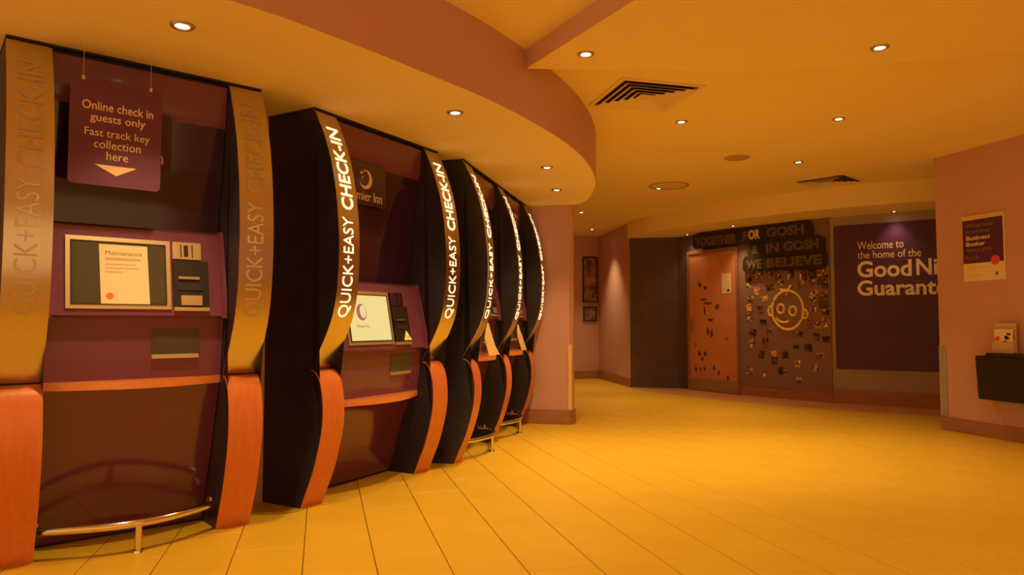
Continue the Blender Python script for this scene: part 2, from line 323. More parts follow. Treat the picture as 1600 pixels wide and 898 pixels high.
# ------------------------------------------------------------------ downlights
def downlight(x, y, z, power, label, r=0.045, spot=104, group='recessed ceiling downlights', tilt=(0, 0)):
    t = empty('downlight', (x, y, z), 0, label, 'light', group)
    obj('trim_ring', lathe(bmesh.new(), [(r * 0.60, -0.001), (r * 0.70, -0.009), (r * 0.95, -0.012), (r * 1.08, -0.006), (r * 1.10, 0.0)], 28), M['trimring'], t, True)
    obj('lamp_glass', lathe(bmesh.new(), [(0.002, -0.009), (r * 0.38, -0.008), (r * 0.58, -0.003), (r * 0.58, -0.0005)], 24, closed=True), M['lamp'], t, True)
    ld = bpy.data.lights.new('bulb', 'SPOT'); ld.energy = power; ld.color = LIGHT_COL; ld.spot_size = math.radians(spot); ld.spot_blend = 1.0; ld.shadow_soft_size = 0.035
    lo = bpy.data.objects.new('bulb', ld); link(lo, t); lo.location = (0, 0, -0.03); lo.rotation_euler = (tilt[0], tilt[1], 0)
    return t
G1 = 'downlights in the kiosk soffit'
PW = 58
downlight(-0.58, 3.18, ZS, PW, 'large bright downlight in the soffit above the leftmost kiosk', group=G1)
downlight(0.75, 4.10, ZS, PW, 'downlight in the soffit in front of the second kiosk', group=G1)
downlight(1.73, 5.37, ZS, PW, 'upper of the two close downlights at the rounded soffit end', group=G1)
downlight(2.11, 6.26, ZS, PW, 'lower of the two close downlights at the rounded soffit end', group=G1)
G2 = 'downlights in the ceiling raft'
downlight(1.45, 3.77, ZR, PW * 0.78, 'bright downlight in the ceiling raft beside its beige side', group=G2)
downlight(3.01, 3.25, ZR, PW * 0.8, 'elongated downlight near the right end of the ceiling raft', group=G2)
G3 = 'downlights in the main ceiling'
downlight(2.86, 5.25, ZM, PW * 1.7, 'downlight just beyond the large square ceiling vent', spot=82, group=G3)
downlight(4.06, 4.84, ZM, PW * 1.7, 'rightmost downlight of the main ceiling, towards the right wall', spot=82, group=G3)
downlight(4.75, 6.27, ZM, PW * 1.3, 'downlight between the round speaker and the small square vent', spot=82, group=G3)
downlight(4.01, 7.96, ZM, PW * 1.7, 'downlight touching the flat ring disc in the main ceiling', spot=82, group=G3)
downlight(3.75, 9.97, ZM, PW * 1.3, 'tiny far downlight just right of the rounded soffit end', spot=82, group=G3)
downlight(4.62, 11.75, ZM, PW * 1.3, 'farthest downlight, at the corridor wall with two pictures', spot=82, group=G3)
G4 = 'small downlights under the far bulkhead'
downlight(5.58, 10.1, ZF, PW * 0.10, 'small dim downlight over the dark wall left of the lettered sign', r=0.035, group=G4)
downlight(5.72, 9.02, ZF, PW * 0.42, 'small downlight above the brightened OR on the lettered sign', r=0.035, spot=95, group=G4)
downlight(6.93, 7.32, ZF, PW * 0.14, 'small downlight above the purple welcome banner', r=0.035, spot=95, group=G4)
# unseen lamps added to brighten the lobby, behind and beside the camera
G5 = 'unseen downlights added behind the viewpoint'
for (x, y, z) in ((-2.2, 2.75, ZS), (-3.4, 2.75, ZS), (2.6, 1.4, ZR), (4.3, 1.3, ZR), (0.3, 1.3, ZM), (-1.6, 0.6, ZM), (1.0, -0.9, ZM), (3.4, -0.9, ZM), (5.3, 3.2, ZM), (-2.6, -1.2, ZM), (5.3, -0.8, ZM)):
    downlight(x, y, z, PW * 0.42, 'unseen downlight added over the near part of the lobby', group=G5)

# ------------------------------------------------------------------ ceiling vents and discs
def vent(x, y, s, rz, label):
    t = empty('ceiling_vent', (x, y, ZM), rz, label, 'vent', 'square ceiling air vents')
    def sqr(a, b, z0, z1, bm=None):
        """square ring between half sizes a<b"""
        bm = bm or bmesh.new()
        for (x0, x1, y0, y1) in ((-b, b, -b, -a), (-b, b, a, b), (-b, -a, -a, a), (a, b, -a, a)): box(bm, x0, x1, y0, y1, z0, z1)
        return bm
    h = s / 2
    obj('frame', sqr(h * 0.86, h, -0.008, 0.0), M['vent'], t)
    obj('groove', sqr(h * 0.862, h * 0.885, -0.0085, -0.0078), M['duct'], t)
    obj('backing', bx(-h * 0.86, h * 0.86, -h * 0.86, h * 0.86, -0.002, -0.0005), M['duct'], t)
    for k in range(4):                       # sloping louvre rings stepping down to a centre plate
        b = h * (0.82 - 0.165 * k); a = b - h * 0.115
        bm = bmesh.new(); zt, zb = -0.003, -0.022
        V = lambda r, z: [bm.verts.new((r * sx_, r * sy_, z)) for sx_, sy_ in ((-1, -1), (1, -1), (1, 1), (-1, 1))]
        A, B, D, E_ = V(a, zt), V(b, zb), V(b, zb + 0.003), V(a, zt + 0.002)
        for P_, Q_ in ((A, B), (B, D), (D, E_)):
            for i in range(4): bm.faces.new((P_[i], P_[(i + 1) % 4], Q_[(i + 1) % 4], Q_[i]))
        bmesh.ops.recalc_face_normals(bm, faces=bm.faces)
        obj('louvre', bm, M['vent'], t)
    obj('centre_plate', bx(-h * 0.17, h * 0.17, -h * 0.17, h * 0.17, -0.02, -0.012), M['vent'], t)
    return t
vent(2.27, 4.71, 0.64, 0, 'large square cream ceiling vent with dark louvres near the raft')
vent(5.74, 7.03, 0.60, math.radians(-62), 'small distant square ceiling vent, turned, towards the right wall')
t = empty('ceiling_speaker', (4.03, 6.26, ZM), 0, 'round beige speaker grille in the main ceiling', 'speaker')
obj('grille', lathe(bmesh.new(), [(0.001, -0.012), (0.07, -0.011), (0.105, -0.006), (0.115, 0)], 32), M['speaker'], t, True)
obj('rim', lathe(bmesh.new(), [(0.108, -0.004), (0.116, -0.010), (0.128, -0.006), (0.13, 0)], 32), M['speaker'], t, True)
t = empty('ceiling_disc', (4.05, 7.76, ZM), 0, 'flat cream ring disc on the main ceiling beside a far downlight', 'ceiling disc')
obj('plate', lathe(bmesh.new(), [(0.001, -0.006), (0.20, -0.006), (0.205, 0)], 32), M['vent'], t, True)
obj('rim', lathe(bmesh.new(), [(0.205, -0.004), (0.215, -0.012), (0.24, -0.010), (0.245, 0)], 32), M['speaker'], t, True)

# ------------------------------------------------------------------ check-in kiosks
UP = [(2.30, 0.0), (2.15, 0.072), (2.0, 0.128), (1.85, 0.165), (1.70, 0.188), (1.50, 0.204), (1.30, 0.198), (1.18, 0.182), (1.08, 0.156), (0.99, 0.116), (0.91, 0.072), (0.85, 0.036), (0.81, 0.012), (0.790, 0.002)]
LO = [(0.781, 0.000), (0.777, 0.024), (0.762, 0.048), (0.73, 0.070), (0.66, 0.091), (0.56, 0.101), (0.45, 0.094), (0.32, 0.064), (0.20, 0.026), (0.10, -0.018), (0.0, -0.060)]
UPs = [(p.x, p.y) for p in spline(UP, 4)]; LOs = [(p.x, p.y) for p in spline(LO, 4)]
UPs[0] = (2.288, UPs[0][1])
def sfun(z):
    for (za, sa), (zb, sb) in zip(UPs, UPs[1:]):
        if zb <= z <= za: return sb + (sa - sb) * (z - zb) / (za - zb)
    return 0.0
PWD, BACK = 0.17, 0.375
def band_bm(prof, x0, x1, t):
    """thin shell over the outside of a post profile"""
    out = []; n = len(prof)
    for i, (z, s) in enumerate(prof):
        za, sa = prof[max(i - 1, 0)]; zb, sb = prof[min(i + 1, n - 1)]
        d = Vector((za - zb, sa - sb)); d.normalize(); nn = Vector((-d.y, d.x))
        out.append((z + nn.x * t, s + nn.y * t))
    poly = [(-s, z) for z, s in prof] + [(-s, z) for z, s in out[::-1]]
    # built as quads so it shades smoothly
    bm = bmesh.new(); R = []
    for (z, s), (zo, so) in zip(prof, out):
        R.append([bm.verts.new((x0, -s, z)), bm.verts.new((x0, -so, zo)), bm.verts.new((x1, -so, zo)), bm.verts.new((x1, -s, z))])
    for A, B in zip(R, R[1:]):
        for i in range(4): bm.faces.new((A[i], A[(i + 1) % 4], B[(i + 1) % 4], B[i]))
    bm.faces.new(R[0]); bm.faces.new(R[-1][::-1]); bmesh.ops.recalc_face_normals(bm, faces=bm.faces)
    return bm
def band_text(body, z0, z1, h, xc, bold, lit):
    bm = text_bm(body, w=z1 - z0, h=h, bold=bold, ext=0.0012, res=4)
    for k in range(1, int((z1 - z0) / 0.03) + 1):
        bmesh.ops.bisect_plane(bm, geom=list(bm.verts) + list(bm.edges) + list(bm.faces), plane_co=(0.03 * k, 0, 0), plane_no=(1, 0, 0))
    for v in bm.verts:
        u, q, c = v.co; z = z0 + u
        v.co = (xc + h / 2 - q, -(sfun(z) + 0.0078 + c), z)
    return bm
def post(par, x0, lit):
    x1 = x0 + PWD
    pan = [(-s, z) for z, s in UPs] + [(-s, z) for z, s in LOs] + [(BACK, 0.0), (BACK, 2.288)]
    sp = obj('side_panel', pr(pan, x0 + 0.002, x1 - 0.002, 'x'), M['black'], par)
    b = obj('steel_band', band_bm(UPs, x0, x1, 0.006), M['steel'], par, True)
    m = M['glow'] if lit else M['engraved']
    lt = obj('band_lettering', band_text('QUICK+EASY', 1.085, 1.655, 0.096, (x0 + x1) / 2, -0.004, lit), m, b)
    l2 = obj('band_lettering', band_text('CHECK-IN', 1.70, 2.19, 0.094, (x0 + x1) / 2, 0.017, lit), m, b)
    obj('joint_seam', bx(x0 - 0.0005, x1 + 0.0005, -0.012, BACK - 0.01, 0.7805, 0.7905), M['ink'], par)
    obj('wood_band', band_bm(LOs, x0, x1, 0.006), M['wood'], par, True)
def moon_logo(par, u, z, y, s, m=None, text=True, yy=0.0):
    """crescent moon with stars and the name below it"""
    m = m or M['letter']
    bm = bmesh.new(); n = 20; outer = []; inner = []
    for k in range(n + 1):
        a = math.radians(118 - 268 * k / n); outer.append((u + s * math.cos(a), z + s * 1.0 * math.sin(a)))
    for k in range(n + 1):
        a = math.radians(104 - 240 * k / n)
        inner.append((u - s * 0.24 + s * 0.80 * math.cos(a), z + s * 0.12 + s * 0.82 * math.sin(a)))
    poly = outer + inner[::-1]
    A = [bm.verts.new((p[0], y, p[1])) for p in outer]; B = [bm.verts.new((p[0], y, p[1])) for p in inner]
    A2 = [bm.verts.new((p[0], y - 0.002, p[1])) for p in outer]; B2 = [bm.verts.new((p[0], y - 0.002, p[1])) for p in inner]
    for i in range(n):
        bm.faces.new((A2[i], A2[i + 1], B2[i + 1], B2[i])); bm.faces.new((A[i], A[i + 1], A2[i + 1], A2[i])); bm.faces.new((B[i], B[i + 1], B2[i + 1], B2[i]))
    bmesh.ops.recalc_face_normals(bm, faces=bm.faces)
    o = obj('moon_emblem', bm, m, par)
    bm = bmesh.new()
    for (du, dz, r) in ((-0.62, 0.62, 0.22), (-0.22, 0.78, 0.13), (-0.50, 0.16, 0.13)):
        pts = []
        for k in range(10):
            a = math.radians(90 + 36 * k); rr = s * r * (1 if k % 2 == 0 else 0.42); pts.append((u + s * du + rr * math.cos(a), z + s * dz + rr * math.sin(a)))
        prism(bm, pts, y - 0.002, y, 'y')
    obj('star_emblem', bm, m, par)
    if text: text_on('name_lettering', 'Premier Inn', m, par, u - 0.01, z - s * 1.0 - 0.075, y - 0.001, w=0.345, h=0.062, bold=0.004, centre=True)
def kiosk(loc, rz, W, dz, label, lit=True, left=True, rail=True, screen_on=False, logo_u=0.49, logo=True):
    t = empty('check_in_kiosk', (loc[0], loc[1], 0), rz, label, 'kiosk', 'purple self check-in kiosks along the curved wall')
    if left: post(t, 0.0, lit)
    post(t, W - PWD, lit)
    a, b = (PWD if left else 0.0), W - PWD; a += 0.001; b -= 0.001; mid = (a + b) / 2
    zs = 0.785 + dz                                        # shelf top
    # lower panel, slightly bellied
    lp = spline([(0.275, 0.015), (0.205, 0.24), (0.125, 0.48), (0.045, zs - 0.036)], 5)
    obj('lower_panel', pr([(p.x, p.y) for p in lp] + [(BACK, zs - 0.036), (BACK, 0.015)], a, b, 'x'), M['lower'], t, True)
    obj('plinth', bx(a, b, 0.29, BACK, 0.0, 0.015), M['ink'], t)
    # wooden shelf with an arched front edge
    n = 18; arc = [(a + (b - a) * k / n, 0.03 - 0.125 * math.sin(math.pi * k / n)) for k in range(n + 1)]
    obj('counter_shelf', pr(arc + [(b, BACK - 0.02), (a, BACK - 0.02)], zs - 0.036, zs), M['shelf'], t)
    # dispensing fascia under the screen
    z1 = 1.075 + dz
    obj('dispenser_panel', pr([(0.035, zs), (0.02, zs + 0.10), (0.0, z1), (BACK, z1), (BACK, zs)], a, b, 'x'), M['purple'], t)
    # printer exit: tray, recess, lip
    ex0, ex1 = a + 0.445, a + 0.66
    if dz < 0: ex0, ex1 = b - 0.33, b - 0.11
    zz = zs + 0.095 + (0.03 if dz < 0 else 0)
    ho = obj('dispenser_window', pr([(0.0205, zz + 0.02), (0.012, zz + 0.02), (0.0, zz + 0.14), (0.006, zz + 0.14)], ex0, ex1, 'x'), M['slate'], t)
    obj('dispenser_lip', bx(ex0, ex1, 0.002, 0.022, zz, zz + 0.02, 0.002), M['frame'], t)
    # console leaning back, holding screen, reader, printer
    z2, z3 = z1 + 0.012, 1.50 + dz
    y2, y3 = -0.045, 0.035
    obj('console', pr([(y2, z2), (y3, z3), (y3 + 0.05, z3 + 0.018), (BACK, z3 + 0.018), (BACK, z1), (y2 + 0.045, z1)], a + 0.02, b - 0.02, 'x'), M['purple'], t)
    for xs in (a, b - 0.022): obj('console_cheek', pr([(y2 - 0.012, z1 - 0.0), (y2 - 0.006, z2 + 0.1), (y3 - 0.004, z3 + 0.02), (BACK, z3 + 0.03), (BACK, z1)], xs, xs + 0.022, 'x'), M['purple'], t)
    sl = (y3 - y2) / (z3 - z2)
    Y = lambda z, o=0.0: y2 + sl * (z - z2) - o
    def slab(name, x0, x1, za, zb, t0, t1, m, par, hole=None):
        bm = pr([(Y(za, t0), za), (Y(zb, t0), zb), (Y(zb, t1), zb), (Y(za, t1), za)], x0, x1, 'x')
        return obj(name, bm, m, par)
    sx0, sx1 = a + 0.075, a + 0.515
    if dz < 0: sx0, sx1 = a + 0.10, a + 0.53
    za, zb = z2 + 0.030, z3 - 0.048
    fr = slab('screen_frame', sx0, sx1, za, zb, 0.0, 0.010, M['frame'], t)
    g = 0.026
    scr = slab('screen', sx0 + g, sx1 - g, za + g, zb - g, 0.010, 0.0125, M['screen'] if screen_on else M['slate'], t)
    # bevelled lip round the glass
    lip = bmesh.new()
    for (x0_, x1_, q0, q1) in ((sx0 + g - 0.006, sx0 + g, za + g - 0.006, zb - g + 0.006), (sx1 - g, sx1 - g + 0.006, za + g - 0.006, zb - g + 0.006), (sx0 + g, sx1 - g, za + g - 0.006, za + g), (sx0 + g, sx1 - g, zb - g, zb - g + 0.006)):
        prism(lip, [(Y(q0, 0.010), q0), (Y(q1, 0.010), q1), (Y(q1, 0.0145), q1), (Y(q0, 0.0145), q0)], x0_, x1_, 'x')
    obj('screen_gasket', lip, M['ink'], t)
    # card reader plate with slot
    rx0, rx1 = sx1 + 0.012, sx1 + 0.145
    rd = slab('card_reader', rx0, rx1, zb - 0.085, zb, 0.0, 0.012, M['frame'] if dz == 0 else M['purpled'], t)
    slab('card_slot', rx0 + 0.052, rx0 + 0.072, zb - 0.072, zb - 0.015, 0.012, 0.0135, M['ink'], rd)
    slab('card_guide', rx0 + 0.035, rx0 + 0.040, zb - 0.075, zb - 0.012, 0.012, 0.017, M['slate'], rd)
    slab('card_guide', rx0 + 0.088, rx0 + 0.093, zb - 0.075, zb - 0.012, 0.012, 0.017, M['slate'], rd)
    # key card dispenser recess
    pw = rx1 + 0.030
    ds = slab('card_dispenser', rx0, pw, za + 0.014, zb - 0.092, 0.0, 0.016, M['ink'], t)
    slab('dispenser_bar', rx0 + 0.02, pw - 0.045, za + 0.150, za + 0.163, 0.016, 0.026, M['slate'] if dz else M['plate'], ds)
    slab('dispenser_step', rx0 + 0.015, pw - 0.03, za + 0.095, za + 0.125, 0.016, 0.021, M['black'], ds)
    if dz == 0:
        slab('key_tray', rx0 + 0.03, pw - 0.035, za + 0.022, za + 0.070, 0.016, 0.024, M['frame'], ds)
    else:
        bm = pr([(rx0 + 0.085, za + 0.022), (rx0 + 0.165, za + 0.022), (rx0 + 0.115, za + 0.085)], 0, 0.002, 'y')
        for v in bm.verts: v.co.y = Y(v.co.z, 0.017) - v.co.y
        obj('warning_label', bm, M['yellow'], ds)
        for k in (0, 1):
            bm = pr([(rx0 + 0.108 + 0.022 * k, za + 0.034), (rx0 + 0.116 + 0.022 * k, za + 0.034), (rx0 + 0.112 + 0.016 * k, za + 0.056)], 0, 0.001, 'y')
            for v in bm.verts: v.co.y = Y(v.co.z, 0.0192) - v.co.y
            obj('warning_mark', bm, M['ink'], ds)
    slab('dispenser_sill', rx0, pw, za - 0.006, za + 0.012, 0.0, 0.018, M['frame'], t)
    if screen_on:
        cxs, czs = sx0 + 0.145, (za + zb) / 2 + 0.035
        bm = bmesh.new(); N_ = 26; O = [(cxs + 0.046 * math.cos(2 * math.pi * k / N_), czs + 0.052 * math.sin(2 * math.pi * k / N_)) for k in range(N_)]
        prism(bm, O, 0, 0.001, 'y')
        for v in bm.verts: v.co.y = Y(v.co.z, 0.013) - v.co.y
        obj('screen_logo_disc', bm, M['screenink'], scr)
        O = [(cxs + 0.012 + 0.028 * math.cos(2 * math.pi * k / N_), czs + 0.004 + 0.040 * math.sin(2 * math.pi * k / N_)) for k in range(N_)]
        bm = pr(O, 0, 0.001, 'y')
        for v in bm.verts: v.co.y = Y(v.co.z, 0.0142) - v.co.y
        obj('screen_moon', bm, M['screen'], scr)
        bm = text_bm('Premier Inn', w=0.11, h=0.017, ext=0.0005)
        for v in bm.verts: zq = czs - 0.095 + v.co.y; v.co = (cxs - 0.055 + v.co.x, Y(zq, 0.0135) - v.co.z, zq)
        obj('screen_lettering', bm, M['screenink'], scr)
    # tall glossy upper panel, slightly hollow, and header
    up = spline([(0.115, z3 + 0.018), (0.10, z3 + 0.15), (0.06, 1.85), (0.035, 2.06)], 5)
    obj('upper_panel', pr([(p.x, p.y) for p in up] + [(BACK, 2.06), (BACK, z3 + 0.018)], a, b, 'x'), M['purpled'], t, True)
    hd = spline([(0.035, 2.06), (0.022, 2.10), (0.012, 2.2), (0.008, 2.272)], 4)
    obj('header_panel', pr([(p.x, p.y) for p in hd] + [(BACK, 2.272), (BACK, 2.06)], a, b, 'x'), M['purple'], t, True)
    obj('cap', bx(0.0 if left else 0.002, W, -0.012, BACK, 2.288 if False else 2.289, 2.2995), M['ink'], t)
    obj('cap_recess', bx(a, b, 0.02, BACK, 2.272, 2.289), M['ink'], t)
    # logo on a plate hung on the upper panel
    if logo:
        lg = obj('logo_plate', pr(rrect(logo_u - 0.20, logo_u + 0.20, 1.80, 2.07, 0.02), 0.018, 0.032, 'y'), M['purpled'], t)
        moon_logo(lg, logo_u, 1.965, 0.018, 0.062)
    # curved foot rail with one foot
    if rail:
        n = 20; pts = [(a + (b - a) * k / n, 0.060 - 0.138 * math.sin(math.pi * k / n), 0.132) for k in range(n + 1)]
        pts = [(a - 0.0, 0.16, 0.132)] + pts + [(b + 0.0, 0.16, 0.132)]
        ra = obj('foot_rail', tube(bmesh.new(), pts, 0.019, 14), M['chrome'], t, True)
        obj('rail_foot', lathe(bmesh.new(), [(0.015, 0.12), (0.015, 0.012), (0.024, 0.010), (0.026, 0.0)], 16, (mid, -0.078), True), M['chrome'], ra, True)
        for xx in (a + 0.012, b - 0.012):
            obj('rail_bracket', tube(bmesh.new(), [(xx, 0.10, 0.132), (xx, 0.10, 0.160)], 0.009, 10), M['chrome'], ra, True)
    return t
RZ1 = math.atan2(0.48, 1.01); RZ2 = math.atan2(0.88, 0.86); RZ3 = math.atan2(1.93, 1.06)
kiosk((-1.34, 3.49), RZ1, 1.118, 0.0, 'nearest purple kiosk at far left with a maintenance notice on its dark screen', lit=False, logo_u=0.485)
kiosk((-0.06, 4.22), RZ2, 1.225, -0.20, 'second kiosk from left, low shelf, lit pale screen and no foot rail', rail=False, screen_on=True, logo_u=0.475)
kiosk((1.02, 5.27), RZ3, 1.15, 0.0, 'third kiosk from left, its screen hidden, foot rail seen edge on', logo_u=0.62)
k4 = (1.02 + math.cos(RZ3) * 1.15, 5.27 + math.sin(RZ3) * 1.15)
kiosk(k4, RZ3, 1.03, 0.0, 'farthest kiosk, joined to the third and next to the orange wall end', left=False, logo=False)

def local(o, x, y, z):
    c, s = math.cos(o[2]), math.sin(o[2]); return (o[0] + c * x - s * y, o[1] + s * x + c * y, z)
F1 = (-1.34, 3.49, RZ1); F2 = (-0.06, 4.22, RZ2); F3 = (1.02, 5.27, RZ3)
# ------------------------------------------------------------------ hanging signs
def hanging_sign(F, x, y, z, label, wd=0.375, hg=0.48):
    t = empty('hanging_sign', local(F, x, y, z), F[2], label, 'sign', 'purple signs hanging in front of the kiosks')
    obj('board', pr(rrect(0, wd, 0, hg, 0.022), 0, 0.006, 'y'), M['signp'], t)
    c = wd / 2; k = wd / 0.375
    for body, zz, ww, hh, bo in (('Online check in', 0.340, 0.290, 0.040, 0.009), ('guests only', 0.279, 0.225, 0.047, 0.009), ('Fast track key', 0.212, 0.265, 0.045, 0.0), ('collection', 0.170, 0.19, 0.038, 0.0), ('here', 0.120, 0.088, 0.038, 0.0)):
        text_on('sign_lettering', body, M['letter'], t, c + 0.005, zz * k, -0.0006, w=ww * k, h=hh * k, bold=bo, centre=True, ext=0.0006)
    obj('arrow', pr([(c - 0.086 * k, 0.095 * k), (c + 0.086 * k, 0.095 * k), (c + 0.002, 0.050 * k)], -0.0012, 0, 'y'), M['letter'], t)
    for xx in (0.05, wd - 0.05):
        obj('string', tube(bmesh.new(), [(xx, 0.003, hg - 0.008), (xx, 0.003, ZS - z)], 0.0008, 6), M['letter'], t)
        obj('clip', bx(xx - 0.006, xx + 0.006, -0.002, 0.008, hg - 0.012, hg + 0.006, 0.001), M['chrome'], t)
    return t
hanging_sign(F1, 0.228, -0.12, 1.668, 'purple online check in sign hanging in front of the nearest kiosk')
hanging_sign(F3, 1.33, -0.03, 1.72, 'distant purple sign hanging in front of the farthest kiosk', 0.40, 0.44)
# notice on the first screen
def on_console(F, name, label, cat):
    return empty(name, (F[0], F[1], 0), F[2], label, cat)
y2, y3, z2, z3 = -0.045, 0.035, 1.087, 1.50
YY = lambda z, o: y2 + (y3 - y2) / (z3 - z2) * (z - z2) - o
pn = empty('paper_notice', local(F1, 0.385, YY(1.14, 0.0135), 1.140), F1[2], 'cream maintenance notice with orange dot taped over the dark screen', 'notice')
TL_ = math.atan2(y3 - y2, z3 - z2)
def tilt(bm, k=math.tan(TL_)):
    for v in bm.verts: v.co.y += v.co.z * k
    return bm
obj('sheet', tilt(pr([(0, 0), (0.205, 0), (0.198, 0.278), (-0.006, 0.278)], -0.0012, -0.0004, 'y')), M['paper'], pn)
for body, xx, zz, ww, hh, m in (('Maintenance', 0.020, 0.228, 0.155, 0.021, 'print'),):
    bm = text_bm(body, w=ww, h=hh, ext=0.0003)
    for v in bm.verts: v.co = (xx + v.co.x, -0.0015 - v.co.z, zz + v.co.y)
    obj('notice_lettering', tilt(bm), M[m], pn)
for zz, ww, hh in ((0.204, 0.150, 0.012), (0.182, 0.130, 0.006), (0.164, 0.140, 0.006), (0.146, 0.070, 0.006)):
    obj('notice_print_line', tilt(bx(0.018, 0.018 + ww, -0.0018, -0.0012, zz, zz + hh)), M['faint'], pn)
N_ = 20
obj('orange_dot', tilt(pr([(0.036 + 0.016 * math.cos(2 * math.pi * k / N_), 0.036 + 0.016 * math.sin(2 * math.pi * k / N_)) for k in range(N_)], -0.002, -0.0012, 'y')), M['orange'], pn)
# cards standing on the far counters
def standing_card(F, pts, y, label):
    bm = bmesh.new(); L = []
    for k, (xl, xr, z, yy) in enumerate(pts): L.append([bm.verts.new((xl, y + yy, z)), bm.verts.new((xr, y + yy, z)), bm.verts.new((xr, y + yy + 0.003, z)), bm.verts.new((xl, y + yy + 0.003, z))])
    for A, B in zip(L, L[1:]):
        for i in range(4): bm.faces.new((A[i], A[(i + 1) % 4], B[(i + 1) % 4], B[i]))
    bm.faces.new(L[0]); bm.faces.new(L[-1][::-1]); bmesh.ops.recalc_face_normals(bm, faces=bm.faces)
    o = obj('standing_card', bm, M['card'], None, False); o.location = (F[0], F[1], 0); o.rotation_euler = (0, 0, F[2])
    return tag(o, label, 'card', 'cream cards standing on the far kiosk counters')
standing_card(F3, [(0.47, 0.80, 0.786, 0.0), (0.40, 0.66, 0.86, 0.0), (0.335, 0.57, 0.935, 0.0), (0.37, 0.50, 1.0, 0.0), (0.425, 0.445, 1.055, 0.0)], -0.085, 'tall pointed cream card on the wooden shelf of the third kiosk')
standing_card(F3, [(1.66, 1.89, 0.786, 0.0), (1.59, 1.79, 0.85, 0.0), (1.50, 1.70, 0.92, 0.0), (1.47, 1.60, 0.98, 0.0), (1.49, 1.52, 1.04, 0.0)], -0.080, 'narrow pointed cream card on the wooden shelf of the farthest kiosk')

# ------------------------------------------------------------------ far wall: door
def frame_of(A, B): return (A[0], A[1], math.atan2(B[1] - A[1], B[0] - A[0]))
FB = frame_of((5.62, 10.50), (5.95, 9.25)); FC = frame_of((5.95, 9.25), (6.53, 8.00)); FD = frame_of((6.53, 8.00), (7.35, 7.05))
dr = empty('door_1', (FB[0], FB[1], 0), FB[2], 'salmon painted door with dark drawings under the lettered sign', kind='structure')
for q in ((0.255, 0.295, 0.0, 2.14), (1.262, 1.292, 0.0, 2.14), (0.255, 1.292, 2.14, 2.19)): obj('door_frame', bx(q[0], q[1], -0.045, -0.001, q[2], q[3], 0.002), M['skirt'], dr)
obj('door_leaf', bx(0.298, 1.259, -0.030, -0.002, 0.012, 2.137, 0.002), M['door'], dr)
obj('kick_plate', bx(0.302, 1.255, -0.034, -0.030, 0.014, 0.20), M['plate'], dr)
obj('push_plate', bx(0.315, 0.375, -0.036, -0.030, 0.92, 1.14), M['plate'], dr)
obj('door_handle', tube(bmesh.new(), [(0.345, -0.034, 1.03), (0.345, -0.075, 1.03), (0.46, -0.078, 1.03)], 0.009, 10), M['chrome'], dr, True)
obj('door_notice', bx(0.985, 1.165, -0.034, -0.030, 1.50, 1.80), M['paper'], dr)
def blob(bm, x, z, r, y, n=9, sq=1.0):
    ph = random.random() * 6
    prism(bm, [(x + r * (0.75 + 0.25 * math.sin(3 * a + ph)) * math.cos(a), z + sq * r * (0.75 + 0.25 * math.cos(2 * a + ph)) * math.sin(a)) for a in [2 * math.pi * k / n for k in range(n)]], y - 0.001, y, 'y')
for (x, z, r, s) in ((0.52, 1.66, 0.055, 1), (0.64, 1.60, 0.050, 1), (0.88, 1.30, 0.055, 0.9), (0.62, 1.25, 0.03, 3.0), (0.74, 1.10, 0.070, 0.7), (0.68, 0.93, 0.035, 2.2), (0.76, 0.90, 0.04, 2.0), (0.50, 0.58, 0.05, 1), (0.62, 0.58, 0.05, 1), (0.56, 0.50, 0.04, 1), (0.60, 1.42, 0.10, 0.3), (0.68, 1.36, 0.12, 0.25), (0.42, 0.72, 0.02, 2), (1.07, 0.82, 0.06, 0.2), (0.42, 0.33, 0.03, 1.6), (0.52, 0.34, 0.03, 1.4), (0.60, 0.35, 0.03, 1.5), (0.80, 0.37, 0.03, 2), (0.90, 0.30, 0.025, 2), (1.08, 0.24, 0.03, 1.4), (1.2, 0.27, 0.02, 1.5)):
    bm = bmesh.new(); blob(bm, x, z, r, -0.030, sq=s); obj('door_drawing', bm, M['decal'], dr)
obj('notice_mark', pr([(1.09, 1.52), (1.15, 1.53), (1.12, 1.57), (1.09, 1.555)], -0.0352, -0.034, 'y'), M['decal'], dr)

# ------------------------------------------------------------------ far wall: lettered sign
sg = empty('lettered_sign', (FC[0], FC[1], 0), FC[2], 'black three-line lettered sign in rounded capitals above the door and collage', 'sign')
def cloud(x0, x1, z0, z1, r=0.07, wob=0.012):
    pts = rrect(x0, x1, z0, z1, r, 6); out = []
    for i, p in enumerate(pts):
        q = pts[(i + 1) % len(pts)]; L = math.hypot(q[0] - p[0], q[1] - p[1]); m = max(1, int(L / 0.06))
        for k in range(m):
            x = p[0] + (q[0] - p[0]) * k / m; z = p[1] + (q[1] - p[1]) * k / m
            out.append((x, z + wob * math.sin(x * 47)))
    return out
obj('sign_row_backing', pr(cloud(-0.76, 1.17, 2.205, 2.435), -0.075, -0.045, 'y'), M['signblack'], sg)
obj('sign_row_backing', pr(cloud(0.19, 1.34, 1.995, 2.225), -0.074, -0.045, 'y'), M['signblack'], sg)
obj('sign_row_backing', pr(cloud(0.11, 1.36, 1.785, 2.015), -0.073, -0.045, 'y'), M['signblack'], sg)
def word(body, x, z, w_, h_, m):
    text_on('sign_lettering', body, M[m], sg, x, z, -0.079, w=w_, h=h_, bold=0.045, ext=0.004)
word('TOGETHER', -0.70, 2.235, 0.72, 0.135, 'signletter'); word('F', 0.13, 2.255, 0.07, 0.135, 'signletter'); word('OR', 0.215, 2.26, 0.185, 0.14, 'signlit'); word('GOSH', 0.50, 2.265, 0.56, 0.14, 'signletter')
